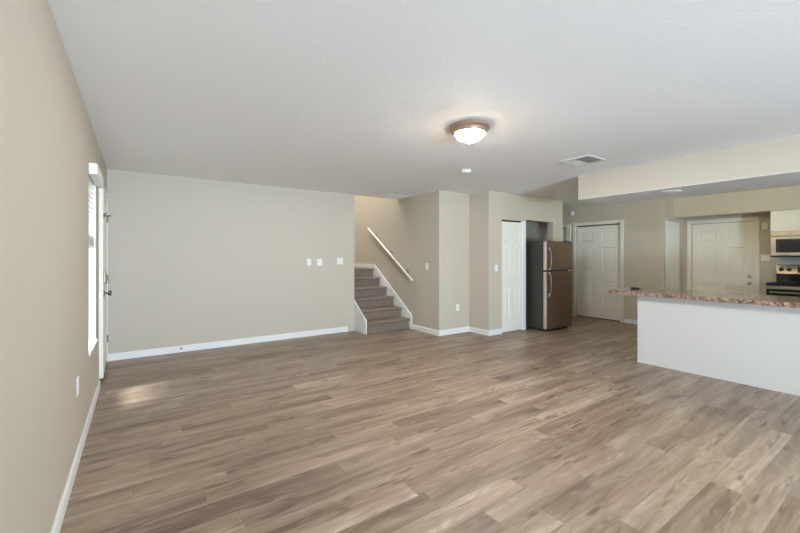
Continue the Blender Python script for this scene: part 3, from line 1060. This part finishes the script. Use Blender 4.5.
obj('drawer', B(RFX - 0.008, RFX + 0.028, RY0 + 0.002, RY1 - 0.002, 0.06, 0.232, bev=0.004), 'steel', rg)
for fx in (RFX + 0.08, XR - 0.08):
    for fy in (RY0 + 0.06, RY1 - 0.06):
        bm = bmesh.new()
        lathe(bm, [(0.018, 0), (0.018, 0.05)], (fx, fy, 0), 'z', 12)
        obj('foot', bm, 'rubber', rg)

# ------------------------------------------------------------------ lamps, detectors, vents
cl = thing('ceiling_light', (2.335, 2.325, H), 'lit flush ceiling light with bronze rim and frosted bowl', 'ceiling light')
bm = bmesh.new()
lathe(bm, [(0.0, 0.0), (0.155, 0.0), (0.166, -0.008), (0.168, -0.020), (0.160, -0.030), (0.150, -0.033), (0.144, -0.040), (0.140, -0.060), (0.133, -0.067), (0.127, -0.066), (0.124, -0.045), (0.0, -0.045)], (2.335, 2.325, H), 'z', 48)
obj('rim', bm, 'bronze', cl, True)
bm = bmesh.new()
prof = [(0.124, -0.052)]
for i in range(1, 11):
    a = PI / 2 * i / 10
    prof.append((0.124 * math.cos(a), -0.052 - 0.080 * math.sin(a)))
prof[-1] = (0.0, -0.132)
lathe(bm, prof, (2.335, 2.325, H), 'z', 48)
obj('bowl', bm, 'bowl', cl, True)
for k in range(3):
    a = 2 * PI * k / 3 + 0.4
    bulb = lamp('ceiling_light_bulb', 'POINT', (0.075 * math.cos(a), 0.075 * math.sin(a), -0.064), (0, 0, 0), BOWL_E / 3, BOWL_C, 0.018)
    bulb.parent = cl
bm = bmesh.new()
lathe(bm, [(0.0, -0.126), (0.013, -0.128), (0.015, -0.136), (0.008, -0.142), (0.010, -0.149), (0.005, -0.156), (0, -0.158)], (2.335, 2.325, H), 'z', 16)
obj('finial', bm, 'bronze', cl, True)

kl = thing('ceiling_light', (6.7, 1.9, H), 'warm kitchen ceiling light hidden behind the soffit', 'ceiling light')
bm = bmesh.new()
lathe(bm, [(0.0, 0.0), (0.17, 0.0), (0.175, -0.03), (0.16, -0.045), (0, -0.045)], (6.7, 1.9, H), 'z', 40)
obj('rim', bm, 'bronze', kl, True)
bm = bmesh.new()
lathe(bm, [(0.155, -0.045), (0.15, -0.06), (0.125, -0.085), (0.08, -0.10), (0, -0.108)], (6.7, 1.9, H), 'z', 40)
obj('bowl', bm, 'kitchen_bowl', kl, True)
bulb = lamp('kitchen_light_bulb', 'POINT', (0, 0, -0.075), (0, 0, 0), KITCHEN_E, KITCHEN_C, 0.03)
bulb.parent = kl

sl = thing('recessed_light', (5.28, 1.90, 2.111), 'small round white light in the underside of the soffit', 'recessed light')
bm = bmesh.new()
lathe(bm, [(0.115, 0.0), (0.115, -0.006), (0.105, -0.012), (0.085, -0.014), (0.075, -0.006), (0.0, -0.006)], (5.28, 1.90, 2.111), 'z', 40)
obj('trim_ring', bm, 'white', sl, True)
bm = bmesh.new()
lathe(bm, [(0.073, -0.006), (0.06, -0.014), (0.03, -0.019), (0, -0.020)], (5.28, 1.90, 2.111), 'z', 32)
obj('lens', bm, 'plastic', sl, True)

sd = thing('smoke_detector', (3.47, 3.52, H), 'round white smoke detector on the ceiling beyond the lit lamp', 'smoke detector')
bm = bmesh.new()
lathe(bm, [(0.0, 0.0), (0.068, 0.0), (0.070, -0.006), (0.062, -0.010), (0.0, -0.010)], (3.47, 3.52, H), 'z', 32)
obj('mounting_plate', bm, 'plastic', sd, True)
bm = bmesh.new()
lathe(bm, [(0.0, -0.010), (0.060, -0.010), (0.062, -0.030), (0.052, -0.040), (0.02, -0.043), (0, -0.043)], (3.47, 3.52, H), 'z', 32)
obj('cover', bm, 'plastic', sd, True)


def ceil_vent(cx_, cy_, wx, wy, label, split):
    v = thing('ceiling_vent', (cx_, cy_, H), label, 'vent')
    bm = bmesh.new()
    f = 0.028
    z0, z1 = H - 0.012, H
    box(bm, cx_ - wx / 2, cx_ + wx / 2, cy_ - wy / 2, cy_ - wy / 2 + f, z0, z1, bev=0.003)
    box(bm, cx_ - wx / 2, cx_ + wx / 2, cy_ + wy / 2 - f, cy_ + wy / 2, z0, z1, bev=0.003)
    box(bm, cx_ - wx / 2, cx_ - wx / 2 + f, cy_ - wy / 2 + f, cy_ + wy / 2 - f, z0, z1, bev=0.003)
    box(bm, cx_ + wx / 2 - f, cx_ + wx / 2, cy_ - wy / 2 + f, cy_ + wy / 2 - f, z0, z1, bev=0.003)
    obj('frame', bm, 'vent', v)
    obj('duct_opening', B(cx_ - wx / 2 + f, cx_ + wx / 2 - f, cy_ - wy / 2 + f, cy_ + wy / 2 - f, H - 0.002, H), 'slot', v)
    ix0, ix1, iy0, iy1 = cx_ - wx / 2 + f, cx_ + wx / 2 - f, cy_ - wy / 2 + f, cy_ + wy / 2 - f
    if split:
        # four-way diffuser: two quadrants throw along x, two along y
        xm, ym = (ix0 + ix1) / 2, (iy0 + iy1) / 2
        quads = ((ix0, xm, iy0, ym, 'y', -1), (xm, ix1, iy0, ym, 'y', -1), (ix0, xm, ym, iy1, 'y', 1), (xm, ix1, ym, iy1, 'x', 1))
        for qx0, qx1, qy0, qy1, ax, sg in quads:
            bm = bmesh.new()
            n = 6
            for i in range(n):
                t = (i + 0.5) / n
                if ax == 'x':
                    m = Matrix.Translation((qx0 + (qx1 - qx0) * t, 0, H - 0.012)) @ Matrix.Rotation(math.radians(42 * sg), 4, 'Y')
                    box(bm, -0.013, 0.013, qy0 + 0.004, qy1 - 0.004, -0.0008, 0.0008, mtx=m)
                else:
                    m = Matrix.Translation((0, qy0 + (qy1 - qy0) * t, H - 0.012)) @ Matrix.Rotation(math.radians(-42 * sg), 4, 'X')
                    box(bm, qx0 + 0.004, qx1 - 0.004, -0.013, 0.013, -0.0008, 0.0008, mtx=m)
            obj('louvers', bm, 'vent', v)
    else:
        bm = bmesh.new()
        n = int((iy1 - iy0) / 0.022)
        for i in range(n):
            t = (i + 0.5) / n
            m = Matrix.Translation((0, iy0 + (iy1 - iy0) * t, H - 0.008)) @ Matrix.Rotation(math.radians(-30), 4, 'X')
            box(bm, ix0, ix1, -0.011, 0.011, -0.0008, 0.0008, mtx=m)
        obj('louvers', bm, 'vent', v)
    return v


ceil_vent(4.22, 2.40, 0.36, 0.36, 'square white ceiling vent with slanted louvers beside the soffit', True)
ceil_vent(3.86, 5.80, 0.52, 0.42, 'flat white return air grille on the ceiling in front of the stairs', False)

# ------------------------------------------------------------------ switches and outlets


def plate(name, label, cat, pos, n, w=0.072, h=0.115, kind='toggle', gang=1):
    """cover plate centred at pos on a wall whose face looks along n"""
    n = Vector(n)
    u = Vector((0, 0, 1)).cross(n)
    m = Matrix(((u.x, n.x, 0, pos[0]), (u.y, n.y, 0, pos[1]), (0, 0, 1, pos[2]), (0, 0, 0, 1)))
    o = thing(name, pos, label, cat)

    def pb(*a, **k):
        bm = B(*a, **k)
        bmesh.ops.transform(bm, matrix=m, verts=bm.verts)
        return bm
    obj('cover_plate', pb(-w / 2, w / 2, 0.0005, 0.006, -h / 2, h / 2, bev=0.002, seg=2), 'plastic', o)
    for g in range(gang):
        cx_ = (g - (gang - 1) / 2) * 0.046
        if kind == 'toggle':
            bm = B(cx_ - 0.005, cx_ + 0.005, 0.006, 0.016, -0.004, 0.012, bev=0.002)
            box(bm, cx_ - 0.008, cx_ + 0.008, 0.006, 0.008, -0.014, 0.014)
            bmesh.ops.transform(bm, matrix=m, verts=bm.verts)
            obj('toggle', bm, 'plastic', o)
        elif kind == 'outlet':
            for s in (-0.021, 0.021):
                rc = obj('receptacle', pb(cx_ - 0.016, cx_ + 0.016, 0.006, 0.0085, s - 0.014, s + 0.014, bev=0.001), 'plastic', o)
                bm = B(cx_ - 0.008, cx_ - 0.005, 0.0085, 0.009, s - 0.003, s + 0.006)
                box(bm, cx_ + 0.005, cx_ + 0.008, 0.0085, 0.009, s - 0.003, s + 0.006)
                box(bm, cx_ - 0.002, cx_ + 0.002, 0.0085, 0.009, s - 0.010, s - 0.006)
                bmesh.ops.transform(bm, matrix=m, verts=bm.verts)
                obj('slots', bm, 'slot', rc)
        elif kind == 'rocker':
            obj('rocker', pb(cx_ - 0.016, cx_ + 0.016, 0.006, 0.010, -0.033, 0.033, bev=0.002), 'plastic', o)
    return o


plate('light_switch', 'single white switch plate left of the small white wall box', 'switch', (2.355, YB, 1.238), (0, -1, 0))
plate('light_switch', 'cream double switch plate on the bare wall nearest the stairs', 'switch', (2.922, YB, 1.252), (0, -1, 0), w=0.117, kind='toggle', gang=2)
th_ = thing('thermostat', (2.532, YB, 1.232), 'small white box protruding between two switch plates on the bare wall', 'thermostat')
obj('back_plate', B(2.532 - 0.052, 2.532 + 0.052, YB - 0.006, YB - 0.0005, 1.172, 1.29, bev=0.002), 'plastic', th_)
obj('cover', B(2.532 - 0.048, 2.532 + 0.048, YB - 0.034, YB - 0.006, 1.176, 1.286, bev=0.006, seg=2), 'plastic', th_)
plate('light_switch', 'single white switch on the wall below and right of the handrail', 'switch', (XS, 5.165, 1.156), (-1, 0, 0))
plate('wall_outlet', 'white outlet low on the short wall right of the stairs', 'outlet', (4.566, YA, 0.445), (0, -1, 0), kind='outlet')
plate('light_switch', 'single white switch left of the narrow pantry door', 'switch', (5.03, YC, 1.134), (0, -1, 0), kind='rocker')
plate('wall_outlet', 'white outlet low on the wall near the narrow blind window', 'outlet', (XL, 3.19, 0.492), (1, 0, 0), kind='outlet')
plate('wall_outlet', 'white outlet high on the wall between garage door and cabinet', 'outlet', (XR, 1.80, 1.86), (-1, 0, 0), kind='outlet')
plate('light_switch', 'white double switch plate right of the garage door knob', 'switch', (XR, 1.795, 1.31), (-1, 0, 0), w=0.117, kind='toggle', gang=2)
al = thing('door_chime', (XK, 4.81, 2.30), 'tiny round white device high on the tan wall above the hall door', 'detector')
bm = bmesh.new()
lathe(bm, [(0, 0), (0.05, 0), (0.05, 0.006), (0, 0.006)], (XK, 4.81, 2.30), 'x', 28, -1)
obj('back_plate', bm, 'plastic', al, True)
bm = bmesh.new()
lathe(bm, [(0, 0.006), (0.044, 0.006), (0.042, 0.026), (0.03, 0.034), (0, 0.036)], (XK, 4.81, 2.30), 'x', 28, -1)
obj('cover', bm, 'plastic', al, True)
ds = thing('door_stop', (0.496, YB - 0.013, 0.06), 'small metal door stop on the baseboard of the bare wall', 'door stop')
bm = bmesh.new()
lathe(bm, [(0, 0), (0.012, 0), (0.010, 0.004), (0.004, 0.006), (0.004, 0.05)], (0.496, YB - 0.013, 0.06), 'y', 14, -1)
obj('post', bm, 'nickel', ds, True)
bm = bmesh.new()
lathe(bm, [(0, 0.05), (0.009, 0.05), (0.009, 0.062), (0, 0.064)], (0.496, YB - 0.013, 0.06), 'y', 14, -1)
obj('rubber_tip', bm, 'rubber', ds, True)
